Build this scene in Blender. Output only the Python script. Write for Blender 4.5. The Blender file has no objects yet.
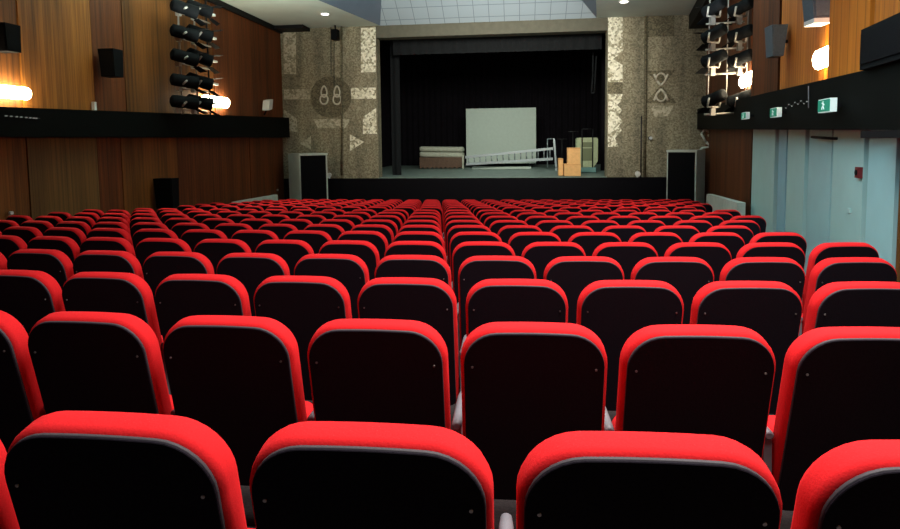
import bpy, math, random
from mathutils import Vector, Matrix
random.seed(7)
S = bpy.context.scene
COL = S.collection
# ---------------------------------------------------------------- camera
EYE = 2.85
FPX, YC, YAW, PITCH, ROLL = 586.97, 184.79, 0.11843, 0.07545, -0.01161
def _basis():
    cy, sy = math.cos(YAW), math.sin(YAW)
    f = Vector((-sy, cy, 0)); r = Vector((cy, sy, 0)); u = Vector((0, 0, 1))
    f2 = f*math.cos(PITCH) - u*math.sin(PITCH); u2 = u*math.cos(PITCH) + f*math.sin(PITCH)
    return r*math.cos(ROLL) + u2*math.sin(ROLL), u2*math.cos(ROLL) - r*math.sin(ROLL), f2
RV, UV, FV = _basis()
cam = bpy.data.cameras.new('camera')
cam.sensor_width = 36.0; cam.sensor_fit = 'HORIZONTAL'
cam.lens = FPX/900*36; cam.shift_y = -(264.5-YC)/900
cam.clip_start = .05; cam.clip_end = 200
co = bpy.data.objects.new('camera', cam); COL.objects.link(co)
m = Matrix((RV, UV, -FV)).transposed().to_4x4(); m.translation = Vector((0, 0, EYE))
co.matrix_world = m
S.camera = co
# ---------------------------------------------------------------- world, exposure
w = bpy.data.worlds.new('world'); S.world = w; w.use_nodes = True
w.node_tree.nodes['Background'].inputs[0].default_value = (.55, .7, .9, 1)
w.node_tree.nodes['Background'].inputs[1].default_value = .02
vs = S.view_settings
vs.view_transform = 'Standard'; vs.look = 'None'; vs.exposure = 0.0; vs.gamma = 1.0; vs.use_curve_mapping = False
# ---------------------------------------------------------------- house lights and added fills
def area(name, loc, sx, sy, power, col, rot=(0, 0, 0), spread=180):
    l = bpy.data.lights.new(name, 'AREA'); l.shape = 'RECTANGLE'; l.size = sx; l.size_y = sy; l.energy = power; l.color = col; l.spread = math.radians(spread)
    o = bpy.data.objects.new(name, l); o.location = loc; o.rotation_euler = rot; COL.objects.link(o); return o
def point(name, loc, power, col, rad=.15):
    l = bpy.data.lights.new(name, 'POINT'); l.energy = power; l.color = col; l.shadow_soft_size = rad
    o = bpy.data.objects.new(name, l); o.location = loc; COL.objects.link(o); return o
area('house_light_rear', (1.0, 1.4, EYE+3.2), 2.2, 1.6, 185, (1, .93, .9), (math.radians(8), 0, 0), 130)
area('house_light_middle', (.9, 4.2, EYE+3.6), 2.5, 2.0, 105, (1, .95, .92), spread=140)
area('stage_wall_fill', (-.2, 13.0, EYE+3.5), 5.0, 1.2, 215, (1, .97, .86), (math.radians(76), 0, 0), 80)  # added unseen lamp, tilted and narrowed to brighten the stage wall
area('ceiling_fill_left', (-5.6, 11.5, EYE+2.7), 3.0, 3.0, 440, (.88, 1, .90), (math.radians(158), 0, 0), 140)  # unseen upward fill, added to brighten the left ceiling
area('ceiling_fill_centre', (-.8, 11.0, EYE+2.9), 4.0, 3.0, 165, (.76, .92, 1), (math.radians(150), 0, 0), 140)  # added uplight for the ceiling centre, stands for no fitting
area('ceiling_fill_right', (3.0, 11.5, EYE+2.7), 2.0, 3.0, 170, (.84, .97, 1), (math.radians(160), 0, 0), 140)  # another added uplight, brightens the right ceiling
area('blue_wall_fill', (1.2, 5.0, EYE+1.6), 1.5, 1.5, 34, (.62, .92, 1), (math.radians(60), 0, math.radians(-50)), 120)  # added cool fill for the blue wall, hangs over the seats without a source
area('stage_work_light', (-.8, 24.0, EYE+3.2), 3.0, 1.0, 44, (.78, .97, .90))

# ---------------------------------------------------------------- geometry helpers
def at(x, y, D):
    """point on the pixel's ray at distance D along the hall"""
    d = FV + (x-450)/FPX*RV + (YC-y)/FPX*UV
    d = d*(D/d.y); d.z += EYE; return d
def at_left(x, y, X):
    d = FV + (x-450)/FPX*RV + (YC-y)/FPX*UV
    d = d*(X/d.x); d.z += EYE; return d
WR0, WRS = 2.62, .17                       # right wall: x = WR0 + WRS*y
def at_right(x, y, inset=0.0):
    d = FV + (x-450)/FPX*RV + (YC-y)/FPX*UV
    t = (WR0-inset)/(d.x-WRS*d.y); d = d*t; d.z += EYE; return d
def wr(y, inset=0.0): return WR0 - inset + WRS*y

class MB:
    def __init__(s): s.v = []; s.f = []; s.mi = []; s.sm = []
    def poly(s, pts, mi=0, sm=False):
        b = len(s.v); s.v += [tuple(p) for p in pts]; s.f.append(list(range(b, b+len(pts)))); s.mi.append(mi); s.sm.append(sm)
    def box(s, a, b, mi=0, M=None):
        x0, y0, z0 = a; x1, y1, z1 = b
        P = [Vector(p) for p in ((x0,y0,z0),(x1,y0,z0),(x1,y1,z0),(x0,y1,z0),(x0,y0,z1),(x1,y0,z1),(x1,y1,z1),(x0,y1,z1))]
        s.hexa(P, mi, M)
    def hexa(s, P, mi=0, M=None):
        if M is not None: P = [M @ Vector(p) for p in P]
        b = len(s.v); s.v += [tuple(p) for p in P]
        for q in ((0,3,2,1),(4,5,6,7),(0,1,5,4),(1,2,6,5),(2,3,7,6),(3,0,4,7)):
            s.f.append([b+i for i in q]); s.mi.append(mi); s.sm.append(False)
    def tube(s, p0, p1, r0, r1=None, n=10, mi=0, cap=True):
        p0 = Vector(p0); p1 = Vector(p1); r1 = r0 if r1 is None else r1
        d = (p1-p0).normalized(); a = d.orthogonal().normalized(); c = d.cross(a)
        b = len(s.v)
        for p, r in ((p0, r0), (p1, r1)):
            for i in range(n):
                t = 2*math.pi*i/n; s.v.append(tuple(p + a*(r*math.cos(t)) + c*(r*math.sin(t))))
        for i in range(n):
            j = (i+1) % n; s.f.append([b+i, b+j, b+n+j, b+n+i]); s.mi.append(mi); s.sm.append(True)
        if cap:
            s.f.append([b+i for i in reversed(range(n))]); s.mi.append(mi); s.sm.append(False)
            s.f.append([b+n+i for i in range(n)]); s.mi.append(mi); s.sm.append(False)
    def path(s, pts, r, n=8, mi=0):
        for a, b in zip(pts[:-1], pts[1:]): s.tube(a, b, r, r, n, mi)
    def loft(s, rings, mi=0, cap0=True, cap1=True, sm=True):
        b = len(s.v); n = len(rings[0])
        for r in rings: s.v += [tuple(p) for p in r]
        for k in range(len(rings)-1):
            for i in range(n):
                j = (i+1) % n; o = b+k*n
                s.f.append([o+i, o+j, o+n+j, o+n+i]); s.mi.append(mi); s.sm.append(sm)
        if cap0: s.f.append([b+i for i in reversed(range(n))]); s.mi.append(mi); s.sm.append(False)
        if cap1: s.f.append([b+(len(rings)-1)*n+i for i in range(n)]); s.mi.append(mi); s.sm.append(False)
    def prism(s, pts, ext, mi=0):
        """flat polygon pts pushed along the vector ext"""
        e = Vector(ext); s.loft([[Vector(p) for p in pts], [Vector(p)+e for p in pts]], mi, sm=False)
    def build(s, name, mats, parent=None, fix=True):
        me = bpy.data.meshes.new(name); me.from_pydata(s.v, [], s.f)
        for mt in (mats if isinstance(mats, (list, tuple)) else [mats]): me.materials.append(mt)
        me.polygons.foreach_set('material_index', s.mi); me.polygons.foreach_set('use_smooth', s.sm)
        me.update()
        if fix:
            import bmesh
            bm = bmesh.new(); bm.from_mesh(me); bmesh.ops.recalc_face_normals(bm, faces=bm.faces); bm.to_mesh(me); bm.free()
        o = bpy.data.objects.new(name, me); COL.objects.link(o)
        if parent: o.parent = parent
        return o
def tag(o, label=None, cat=None, group=None, kind=None):
    if label: o['label'] = label
    if cat: o['category'] = cat
    if group: o['group'] = group
    if kind: o['kind'] = kind
    return o
def empty(name, loc=(0, 0, 0), rz=0):
    o = bpy.data.objects.new(name, None); o.empty_display_size = .1
    o.location = loc; o.rotation_euler = (0, 0, rz); COL.objects.link(o); return o
def struct(o, label=None, cat=None):
    return tag(o, label, cat, kind='structure')
def rounded(hw, v0, v1, rt, rb, inset=0, crown=0, ns=8):
    """outline of a back: width 2*hw, from v0 up to v1, rounded corners, slightly crowned top"""
    hw -= inset; v0 += inset; v1 -= inset; rt = max(.005, rt-inset); rb = max(.005, rb-inset)
    P = []
    for cx, cz, r, a0 in ((hw-rb, v0+rb, rb, -90), (hw-rt, v1-rt, rt, 0), (-hw+rt, v1-rt, rt, 90), (-hw+rb, v0+rb, rb, 180)):
        for i in range(ns+1):
            t = math.radians(a0+90*i/ns); P.append([cx+r*math.cos(t), cz+r*math.sin(t)])
        if a0 == 0:
            for i in range(1, 6):
                t = i/6; P.append([(hw-rt)*(1-2*t), v1])
    for p in P:
        if p[1] > v1-rt*.5: p[1] += crown*(1-(p[0]/hw)**2)
    return P

# ---------------------------------------------------------------- materials
def mat(name, col, rough=.6, metal=0, spec=.5, emit=None, es=0, noise=0, nscale=40, bump=0, sheen=0, stretch=(1,1,1), coord='Object'):
    m = bpy.data.materials.new(name); m.use_nodes = True; nt = m.node_tree; b = nt.nodes['Principled BSDF']
    b.inputs['Base Color'].default_value = (*col, 1); b.inputs['Roughness'].default_value = rough; b.inputs['Metallic'].default_value = metal
    b.inputs['Specular IOR Level'].default_value = spec
    if sheen: b.inputs['Sheen Weight'].default_value = sheen; b.inputs['Sheen Roughness'].default_value = .5; b.inputs['Sheen Tint'].default_value = (*[min(1, c*1.2+.03) for c in col], 1)
    if emit: b.inputs['Emission Color'].default_value = (*emit, 1); b.inputs['Emission Strength'].default_value = es
    if noise or bump:
        tc = nt.nodes.new('ShaderNodeTexCoord'); mp = nt.nodes.new('ShaderNodeMapping'); mp.inputs['Scale'].default_value = stretch
        nz = nt.nodes.new('ShaderNodeTexNoise'); nz.inputs['Scale'].default_value = nscale; nz.inputs['Detail'].default_value = 4
        nt.links.new(tc.outputs[coord], mp.inputs[0]); nt.links.new(mp.outputs[0], nz.inputs[0])
        if noise:
            r = nt.nodes.new('ShaderNodeMapRange'); r.inputs[1].default_value = .25; r.inputs[2].default_value = .75
            r.inputs[3].default_value = 1-noise; r.inputs[4].default_value = 1+noise
            mx = nt.nodes.new('ShaderNodeVectorMath'); mx.operation = 'SCALE'; mx.inputs[0].default_value = col
            nt.links.new(nz.outputs['Fac'], r.inputs[0]); nt.links.new(r.outputs[0], mx.inputs['Scale']); nt.links.new(mx.outputs[0], b.inputs['Base Color'])
        if bump:
            bp = nt.nodes.new('ShaderNodeBump'); bp.inputs['Strength'].default_value = bump; bp.inputs['Distance'].default_value = .01
            nt.links.new(nz.outputs['Fac'], bp.inputs['Height']); nt.links.new(bp.outputs[0], b.inputs['Normal'])
    return m
def wood(name, c0, c1, rough=.6):
    """vertical veneer strips with fine grain"""
    m = bpy.data.materials.new(name); m.use_nodes = True; nt = m.node_tree; b = nt.nodes['Principled BSDF']; L = nt.links.new
    tc = nt.nodes.new('ShaderNodeTexCoord'); mp = nt.nodes.new('ShaderNodeMapping'); mp.inputs['Scale'].default_value = (1, 1, .035)
    n1 = nt.nodes.new('ShaderNodeTexNoise'); n1.inputs['Scale'].default_value = 14; n1.inputs['Detail'].default_value = 5; n1.inputs['Roughness'].default_value = .6
    n2 = nt.nodes.new('ShaderNodeTexNoise'); n2.inputs['Scale'].default_value = 2.2; n2.inputs['Detail'].default_value = 2
    L(tc.outputs['Object'], mp.inputs[0]); L(mp.outputs[0], n1.inputs[0]); L(mp.outputs[0], n2.inputs[0])
    ad = nt.nodes.new('ShaderNodeMath'); ad.operation = 'ADD'; L(n1.outputs['Fac'], ad.inputs[0]); L(n2.outputs['Fac'], ad.inputs[1])
    r = nt.nodes.new('ShaderNodeMapRange'); r.inputs[1].default_value = .7; r.inputs[2].default_value = 1.3; L(ad.outputs[0], r.inputs[0])
    mx = nt.nodes.new('ShaderNodeMix'); mx.data_type = 'RGBA'; mx.inputs[6].default_value = (*c0, 1); mx.inputs[7].default_value = (*c1, 1)
    L(r.outputs[0], mx.inputs[0])
    sx = nt.nodes.new('ShaderNodeSeparateXYZ'); L(tc.outputs['Object'], sx.inputs[0])
    fr = nt.nodes.new('ShaderNodeMath'); fr.operation = 'MULTIPLY'; fr.inputs[1].default_value = 9.0; L(sx.outputs[1], fr.inputs[0])
    f2 = nt.nodes.new('ShaderNodeMath'); f2.operation = 'FRACT'; L(fr.outputs[0], f2.inputs[0])
    g = nt.nodes.new('ShaderNodeMath'); g.operation = 'GREATER_THAN'; g.inputs[1].default_value = .1; L(f2.outputs[0], g.inputs[0])
    g2 = nt.nodes.new('ShaderNodeMapRange'); g2.inputs[3].default_value = .62; L(g.outputs[0], g2.inputs[0])
    sc = nt.nodes.new('ShaderNodeVectorMath'); sc.operation = 'SCALE'; L(mx.outputs[2], sc.inputs[0]); L(g2.outputs[0], sc.inputs['Scale'])
    L(sc.outputs[0], b.inputs['Base Color']); b.inputs['Roughness'].default_value = rough; b.inputs['Specular IOR Level'].default_value = .25
    bp = nt.nodes.new('ShaderNodeBump'); bp.inputs['Strength'].default_value = .3; bp.inputs['Distance'].default_value = .01
    L(g.outputs[0], bp.inputs['Height']); L(bp.outputs[0], b.inputs['Normal'])
    return m
def mosaic(name, c0, c1, c2, scale=16, streak=True):
    """small set stones of mixed colour"""
    m = bpy.data.materials.new(name); m.use_nodes = True; nt = m.node_tree; b = nt.nodes['Principled BSDF']; L = nt.links.new
    tc = nt.nodes.new('ShaderNodeTexCoord')
    vo = nt.nodes.new('ShaderNodeTexVoronoi'); vo.inputs['Scale'].default_value = scale; L(tc.outputs['Object'], vo.inputs[0])
    sp = nt.nodes.new('ShaderNodeSeparateColor'); L(vo.outputs['Color'], sp.inputs[0])
    cr = nt.nodes.new('ShaderNodeValToRGB'); e = cr.color_ramp.elements
    e[0].color = (*c0, 1); e[1].color = (*c2, 1); q = cr.color_ramp.elements.new(.5); q.color = (*c1, 1); e[0].position = .15; e[2].position = .85
    L(sp.outputs[0], cr.inputs[0]); out = cr.outputs[0]
    if streak:
        mp = nt.nodes.new('ShaderNodeMapping'); mp.inputs['Scale'].default_value = (1, 1, .12); L(tc.outputs['Object'], mp.inputs[0])
        nz = nt.nodes.new('ShaderNodeTexNoise'); nz.inputs['Scale'].default_value = 2.2; nz.inputs['Detail'].default_value = 3; L(mp.outputs[0], nz.inputs[0])
        r = nt.nodes.new('ShaderNodeMapRange'); r.inputs[1].default_value = .3; r.inputs[2].default_value = .7; r.inputs[3].default_value = .6; r.inputs[4].default_value = 1.25
        L(nz.outputs['Fac'], r.inputs[0]); sc = nt.nodes.new('ShaderNodeVectorMath'); sc.operation = 'SCALE'; L(out, sc.inputs[0]); L(r.outputs[0], sc.inputs['Scale']); out = sc.outputs[0]
    L(out, b.inputs['Base Color']); b.inputs['Roughness'].default_value = .75
    bp = nt.nodes.new('ShaderNodeBump'); bp.inputs['Strength'].default_value = .5; bp.inputs['Distance'].default_value = .02
    bp.inputs['Strength'].default_value = .25; L(vo.outputs['Distance'], bp.inputs['Height']); L(bp.outputs[0], b.inputs['Normal'])
    return m
def tiles(name, col, gap, sx=.6, sy=.6):
    m = bpy.data.materials.new(name); m.use_nodes = True; nt = m.node_tree; b = nt.nodes['Principled BSDF']; L = nt.links.new
    tc = nt.nodes.new('ShaderNodeTexCoord'); sp = nt.nodes.new('ShaderNodeSeparateXYZ'); L(tc.outputs['Object'], sp.inputs[0])
    res = []
    for k, s_ in ((0, sx), (1, sy)):
        d = nt.nodes.new('ShaderNodeMath'); d.operation = 'DIVIDE'; d.inputs[1].default_value = s_; L(sp.outputs[k], d.inputs[0])
        f = nt.nodes.new('ShaderNodeMath'); f.operation = 'FRACT'; L(d.outputs[0], f.inputs[0])
        g = nt.nodes.new('ShaderNodeMath'); g.operation = 'GREATER_THAN'; g.inputs[1].default_value = .045 if k == 0 else .05; L(f.outputs[0], g.inputs[0]); res.append(g)
    mu = nt.nodes.new('ShaderNodeMath'); mu.operation = 'MULTIPLY'; L(res[0].outputs[0], mu.inputs[0]); L(res[1].outputs[0], mu.inputs[1])
    mx = nt.nodes.new('ShaderNodeMix'); mx.data_type = 'RGBA'; mx.inputs[6].default_value = (*gap, 1); mx.inputs[7].default_value = (*col, 1); L(mu.outputs[0], mx.inputs[0])
    L(mx.outputs[2], b.inputs['Base Color']); b.inputs['Roughness'].default_value = .8
    return m

M = dict(
    red=mat('red_fabric', (.76, .020, .024), .9, spec=.12, noise=.07, nscale=180, bump=.10, sheen=.12),
    black=mat('black_panel', (.0075, .006, .011), .8, spec=.18, noise=.35, nscale=150, bump=.08),
    grey=mat('grey_plastic', (.20, .20, .22), .45, noise=.08, nscale=30),
    trimg=mat('trim_grey', (.055, .052, .060), .7, noise=.08, nscale=30),
    screw=mat('screw_steel', (.6, .6, .58), .3, metal=1),
    dark=mat('dark_frame', (.006, .006, .007), .6, spec=.15),
    carpet=mat('dark_carpet', (.030, .022, .022), .95, noise=.3, nscale=60, bump=.4),
    ledge=mat('black_ledge', (.0025, .003, .0025), .7, spec=.06, noise=.4, nscale=30),
    wood_a=wood('veneer_golden', (.12, .042, .006), (.42, .155, .022)),
    wood_b=wood('veneer_brown', (.065, .024, .005), (.24, .085, .015)),
    wood_c=wood('veneer_red', (.055, .016, .004), (.20, .055, .012)),
    wood_o=wood('veneer_orange', (.33, .085, .008), (.68, .225, .022)),
    wood_d=wood('veneer_dull', (.075, .040, .012), (.19, .10, .028)),
    blue=mat('wall_paint_half_lit', (.40, .65, .67), .6, noise=.04, nscale=3),  # wall tones carry the light and shade of differently angled panels
    blue2=mat('wall_paint_shaded', (.31, .55, .64), .6, noise=.04, nscale=3),
    green=mat('wall_paint_lit', (.43, .66, .64), .6, noise=.04, nscale=3),
    ceil=mat('ceiling_plaster', (.56, .65, .60), .9, noise=.06, nscale=1.5),
    ctile=tiles('ceiling_tiles', (.38, .46, .51), (.20, .25, .29), .50, .46),
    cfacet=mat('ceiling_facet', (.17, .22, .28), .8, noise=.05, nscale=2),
    stone=mosaic('mosaic_stone', (.16, .140, .085), (.24, .212, .135), (.32, .285, .19), 26),
    stone_d=mosaic('mosaic_dark', (.07, .060, .033), (.125, .106, .060), (.18, .155, .09), 26),
    stone_l=mosaic('mosaic_light', (.30, .27, .17), (.72, .68, .51), (.88, .84, .68), 16, False),
    stone_m=mosaic('mosaic_middle', (.24, .215, .14), (.42, .38, .265), (.54, .49, .36), 18, False),
    header=mat('header_plaster', (.092, .087, .060), .8, noise=.15, nscale=6),
    inlay=mat('inlay_white', (.62, .58, .46), .6, noise=.1, nscale=30),
    curtain=mat('black_curtain', (.006, .005, .007), .95, spec=.1, noise=.3, nscale=5),
    valance=mat('grey_valance', (.008, .0095, .0105), .9, spec=.2, noise=.25, nscale=20),
    apron=mat('black_apron', (.0035, .003, .0045), .8, spec=.08, noise=.3, nscale=40),
    stage=mat('stage_boards', (.17, .23, .20), .55, noise=.2, nscale=4),
    screen=mat('screen_white', (.40, .48, .42), .8, noise=.05, nscale=8),
    alu=mat('aluminium', (.27, .32, .33), .35, metal=.7),
    steel=mat('rack_steel', (.34, .32, .29), .45, metal=.3),
    card=mat('cardboard', (.66, .37, .14), .8, noise=.12, nscale=10),
    card2=mat('cardboard_tape', (.46, .21, .06), .6),
    case=mat('case_green', (.30, .35, .20), .6, noise=.2, nscale=12),
    case2=mat('case_dark', (.11, .13, .06), .6),
    teal=mat('teal_tub', (.12, .26, .24), .5),
    mattress=mat('pale_fabric', (.40, .42, .33), .9, noise=.15, nscale=14),
    slatw=mat('brown_slats', (.10, .055, .03), .7, noise=.3, nscale=12),
    cabw=mat('cabinet_white', (.55, .62, .55), .5, noise=.08, nscale=5),
    grille=mat('black_grille', (.003, .003, .004), .8, spec=.08, noise=.4, nscale=60, bump=.3),
    spk=mat('black_speaker', (.003, .0035, .0042), .75, spec=.08, noise=.3, nscale=40),
    spkg=mat('grey_speaker', (.07, .10, .13), .5, noise=.2, nscale=40),
    white=mat('white_plastic', (.75, .76, .72), .5, noise=.04, nscale=10),
    parapet=mat('parapet_paint', (.62, .68, .60), .7, noise=.1, nscale=5),
    lamp=mat('lamp_glass', (1, .95, .85), .3, emit=(1, .84, .56), es=55, noise=0),
    lampb=mat('lamp_base', (.5, .45, .35), .4, metal=.5),
    led=mat('led_white', (.30, .30, .30), .4, emit=(.9, 1, .9), es=.12),
    dl=mat('downlight_glow', (1, 1, .95), .4, emit=(1, .97, .9), es=6),
    sign=mat('exit_green', (.01, .22, .14), .5, emit=(.01, .30, .18), es=.35),
    signw=mat('exit_white', (.75, .85, .80), .5, emit=(.7, .9, .85), es=.25),
    alarm=mat('alarm_red', (.18, .018, .02), .45),
    glass=mat('spot_lens', (.04, .04, .04), .12, spec=.8),
    cable=mat('cable_black', (.012, .012, .012), .6),
)

# ---------------------------------------------------------------- seating plan (distances along the hall)
CURV, CX, PITCHX = .0136, -1.0128, .56
OFF = {1: -.031, 2: -.234, 3: -.297, 4: -.429, 5: -.571, 6: -.698, 7: -.834, 8: -.97, 9: -1.09, 10: -1.21, 11: -1.33}
ROWD = {k: 1.1213+.8833*(k-1) for k in OFF}
for i, k in enumerate(range(12, 19)):
    ROWD[k] = 11.70+.885*i; OFF[k] = -1.52-.13*i
ZT = [(0, -.53), (1.12, -.592), (2.005, -.648), (2.888, -.704), (3.771, -.762), (4.654, -.822), (5.538, -.881), (6.421, -.946), (7.304, -1.010),
      (8.188, -1.069), (9.071, -1.130), (9.954, -1.194), (11.70, -1.346), (17.3, -1.757), (20.2, -1.96)]
SEAT_H = .90
def ztop(y):
    if y <= ZT[0][0]: return ZT[0][1]
    for (a, za), (b, zb) in zip(ZT[:-1], ZT[1:]):
        if y <= b: return za+(zb-za)*(y-a)/(b-a)
    return ZT[-1][1]
def floor_z(y): return EYE + ztop(y) - SEAT_H

# ---------------------------------------------------------------- room shell
XL, YS = -8.3, 20.0            # wood wall on the left, stage wall
ZC = EYE + 3.94                # ceiling
b = MB()
ys = [-1.5, 0, 1.12, 2.0, 2.89, 3.77, 4.65, 5.54, 6.42, 7.3, 8.19, 9.07, 9.95, 11.7, 14, 17.3, 20.1]
for y0, y1 in zip(ys[:-1], ys[1:]):
    b.hexa([(XL-.2, y0, floor_z(y0)-.3), (wr(y0)+.2, y0, floor_z(y0)-.3), (wr(y1)+.2, y1, floor_z(y1)-.3), (XL-.2, y1, floor_z(y1)-.3),
            (XL-.2, y0, floor_z(y0)), (wr(y0)+.2, y0, floor_z(y0)), (wr(y1)+.2, y1, floor_z(y1)), (XL-.2, y1, floor_z(y1))])
struct(b.build('floor', M['carpet']), 'dark raked carpet floor under the rows of red seats', 'floor')

# left wall with veneer panels
b = MB(); b.box((XL-.25, -1.5, -.6), (XL-.03, YS, ZC+.02))
wl = struct(b.build('wall_left', M['wood_c']), 'dark wood panelled wall beyond the left row ends', 'wall')
def yl(x, y=60, X=XL): return at_left(x, y, X).y
def panel_left(y0, y1, z0, z1, mt, th, tilt=0.0):
    q = MB(); q.hexa([(XL-.03, y0, z0), (XL-.03+th, y0, z0), (XL-.03+th+tilt, y1, z0), (XL-.03, y1, z0), (XL-.03, y0, z1), (XL-.03+th, y0, z1), (XL-.03+th+tilt, y1, z1), (XL-.03, y1, z1)])
    q.build('wood_panel', M[mt], wl)
lt = lambda y: EYE + .60 + .0224*(y-8.2)       # ledge top / underside
lb = lambda y: EYE + .135 + .003*(y-8.2)
for x0, x1, mt, th in ((-160, 20, 'wood_b', .03), (20, 92, 'wood_a', .05), (92.8, 124, 'wood_c', .03), (124, 171, 'wood_b', .04), (171, 213, 'wood_b', .03), (213, 281, 'wood_c', .05)):
    y0, y1 = (max(-1.4, yl(x0)) if x0 > -150 else -1.4), min(yl(x1), YS)
    panel_left(y0, y1-.012, EYE+.3, ZC-.02, mt, th)
for x0, x1, mt, th in ((-160, 28, 'wood_b', .03), (28, 98, 'wood_d', .045), (98.6, 122, 'wood_c', .03), (122, 178, 'wood_b', .04), (178, 250, 'wood_c', .035), (250, 283, 'wood_c', .05)):
    y0, y1 = (yl(x0, 170) if x0 > -150 else -1.4), min(yl(x1, 170), YS)
    panel_left(y0, y1-.012, -.3, EYE+.3, mt, th)
# gallery ledge, left
def ledge(name, side, label):
    q = MB()
    y0, y1 = (1.0, 19.85)
    for a, c in ((y0, 6), (6, 12), (12, y1)):
        if side < 0:
            P = [(XL, a, lb(a)), (XL+.3, a, lb(a)), (XL+.3, c, lb(c)), (XL, c, lb(c)), (XL, a, lt(a)), (XL+.3, a, lt(a)), (XL+.3, c, lt(c)), (XL, c, lt(c))]
        else:
            P = [(wr(a, .3), a, rb_(a)), (wr(a, -.01), a, rb_(a)), (wr(c, -.01), c, rb_(c)), (wr(c, .3), c, rb_(c)),
                 (wr(a, .3), a, rt_(a)), (wr(a, -.01), a, rt_(a)), (wr(c, -.01), c, rt_(c)), (wr(c, .3), c, rt_(c))]
        q.hexa(P)
    return struct(q.build(name, M['ledge']), label, 'ledge')
rt_ = lambda y: EYE + .66 + .0205*(y-7)
rb_ = lambda y: EYE + .055 + .0155*(y-6.2)
ledge('trim_1', -1, 'black gallery ledge running along the left wood wall')
ledge('trim_2', 1, 'black gallery ledge above the pale blue wall')

# right wall
q = MB(); N = Vector((-1, WRS, 0)).normalized()
def rbox(q, y0, y1, z0, z1, in0, in1, mi=0):
    q.hexa([(wr(y0, in1), y0, z0), (wr(y0, in0), y0, z0), (wr(y1, in0), y1, z0), (wr(y1, in1), y1, z0),
            (wr(y0, in1), y0, z1), (wr(y0, in0), y0, z1), (wr(y1, in0), y1, z1), (wr(y1, in1), y1, z1)], mi)
rbox(q, -1.5, YS, -.6, ZC+.02, -.25, -.03)
wrt = struct(q.build('wall_right', M['wood_c']), 'right wall with orange wood above and pale blue below', 'wall')
def yr(x, y=60, i=0.0): return at_right(x, y, i).y
def panel_right(x0, x1, z0, z1, mt, th0, th1, name='wood_panel', yy=60):
    y1 = min(YS, yr(x0, yy, th1)); y0 = yr(x1, yy) if x1 < 990 else -1.4
    q = MB()
    q.hexa([(wr(y0, th0), y0, z0), (wr(y0, -.03), y0, z0), (wr(y1, -.03), y1, z0), (wr(y1, th1), y1, z0),
            (wr(y0, th0), y0, z1), (wr(y0, -.03), y0, z1), (wr(y1, -.03), y1, z1), (wr(y1, th1), y1, z1)])
    return q.build(name, M[mt], wrt)
zl = EYE + .3
for x0, x1, mt, t0, t1 in ((705, 752, 'wood_c', .02, .02), (752, 780, 'wood_c', .03, .25), (780.5, 827, 'wood_o', .03, .07), (828, 872, 'wood_o', .04, .27), (872.5, 999, 'wood_o', .05, .05)):
    panel_right(x0, x1, zl, ZC-.02, mt, t0, t1)
panel_right(705, 752, -.5, zl, 'wood_c', .02, .02, yy=170)
for x0, x1, mt, t in ((752, 778, 'green', .06), (778, 787, 'blue2', .02), (787, 808, 'green', .05), (808.4, 832, 'blue', .015), (832.4, 868, 'green', .05), (868, 900, 'blue', .04)):  # light caught by each panel's angle is put into its paint tone
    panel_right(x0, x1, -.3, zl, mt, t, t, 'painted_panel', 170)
panel_right(900, 999, -.3, zl, 'wood_b', .02, .02, 'wood_panel', 170)
# door closer bar above the blue door leaf
q = MB(); a, c = at_right(812, 137, .1), at_right(833, 138.5, .1)
q.tube(a, c, .018); q.tube(c, c+Vector((.1, 0, 0)), .018); q.build('door_closer', M['dark'], wrt)
# ceiling
q = MB()
YB = -1.5
A0, A1 = Vector((-4.72, YS, ZC)), Vector((-5.46, 16.6, ZC))
B0, B1 = Vector((2.52, YS, ZC)), Vector((2.06, 16.6, ZC))
dA = (A1-A0)/(YS-16.6); dB = (B1-B0)/(YS-16.6)
yk = 15.0
A2 = A0+dA*(YS-yk); B2 = B0+dB*(YS-yk)
A3 = Vector((A2.x, YB, ZC)); B3 = Vector((B2.x, YB, ZC))
q.poly([(XL-.25, YS, ZC), A0, A2, A3, (XL-.25, YB, ZC)], 0)
q.poly([B0, (wr(YS)+.25, YS, ZC), (wr(YB)+.25, YB, ZC), B3, B2], 0)
# recessed centre: rises towards the back of the hall
i0 = Vector((-4.43, 19.0, ZC+.62)); j0 = Vector((1.72, 19.0, ZC+.62))
kz = .62/1.0
hi = 17.6
i1 = A0 + (i0-A0)*(YS-hi); j1 = B0 + (j0-B0)*(YS-hi)
i2 = Vector((i1.x, YB, i1.z)); j2 = Vector((j1.x, YB, j1.z))
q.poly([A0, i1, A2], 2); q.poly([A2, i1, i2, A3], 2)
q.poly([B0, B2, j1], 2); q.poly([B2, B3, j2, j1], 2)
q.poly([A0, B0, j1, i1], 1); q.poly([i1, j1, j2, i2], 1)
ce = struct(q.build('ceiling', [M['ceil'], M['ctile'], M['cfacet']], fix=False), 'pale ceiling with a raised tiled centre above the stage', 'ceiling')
# dark soffit strip where left wall and ceiling meet
q = MB(); q.box((XL-.05, 4, ZC-.16), (XL+.10, YS-.01, ZC-.005)); q.box((XL-.05, 19.3, ZC-.12), (XL+1.1, YS-.01, ZC-.01))
struct(q.build('trim_3', M['dark']), 'dark cornice strip between wood wall and ceiling', 'trim')
q = MB(); rbox(q, 14.2, YS-.02, ZC-.45, ZC-.01, 0, .6)
struct(q.build('trim_4', M['dark']), 'dark soffit above the right lamp rack', 'trim')

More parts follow.
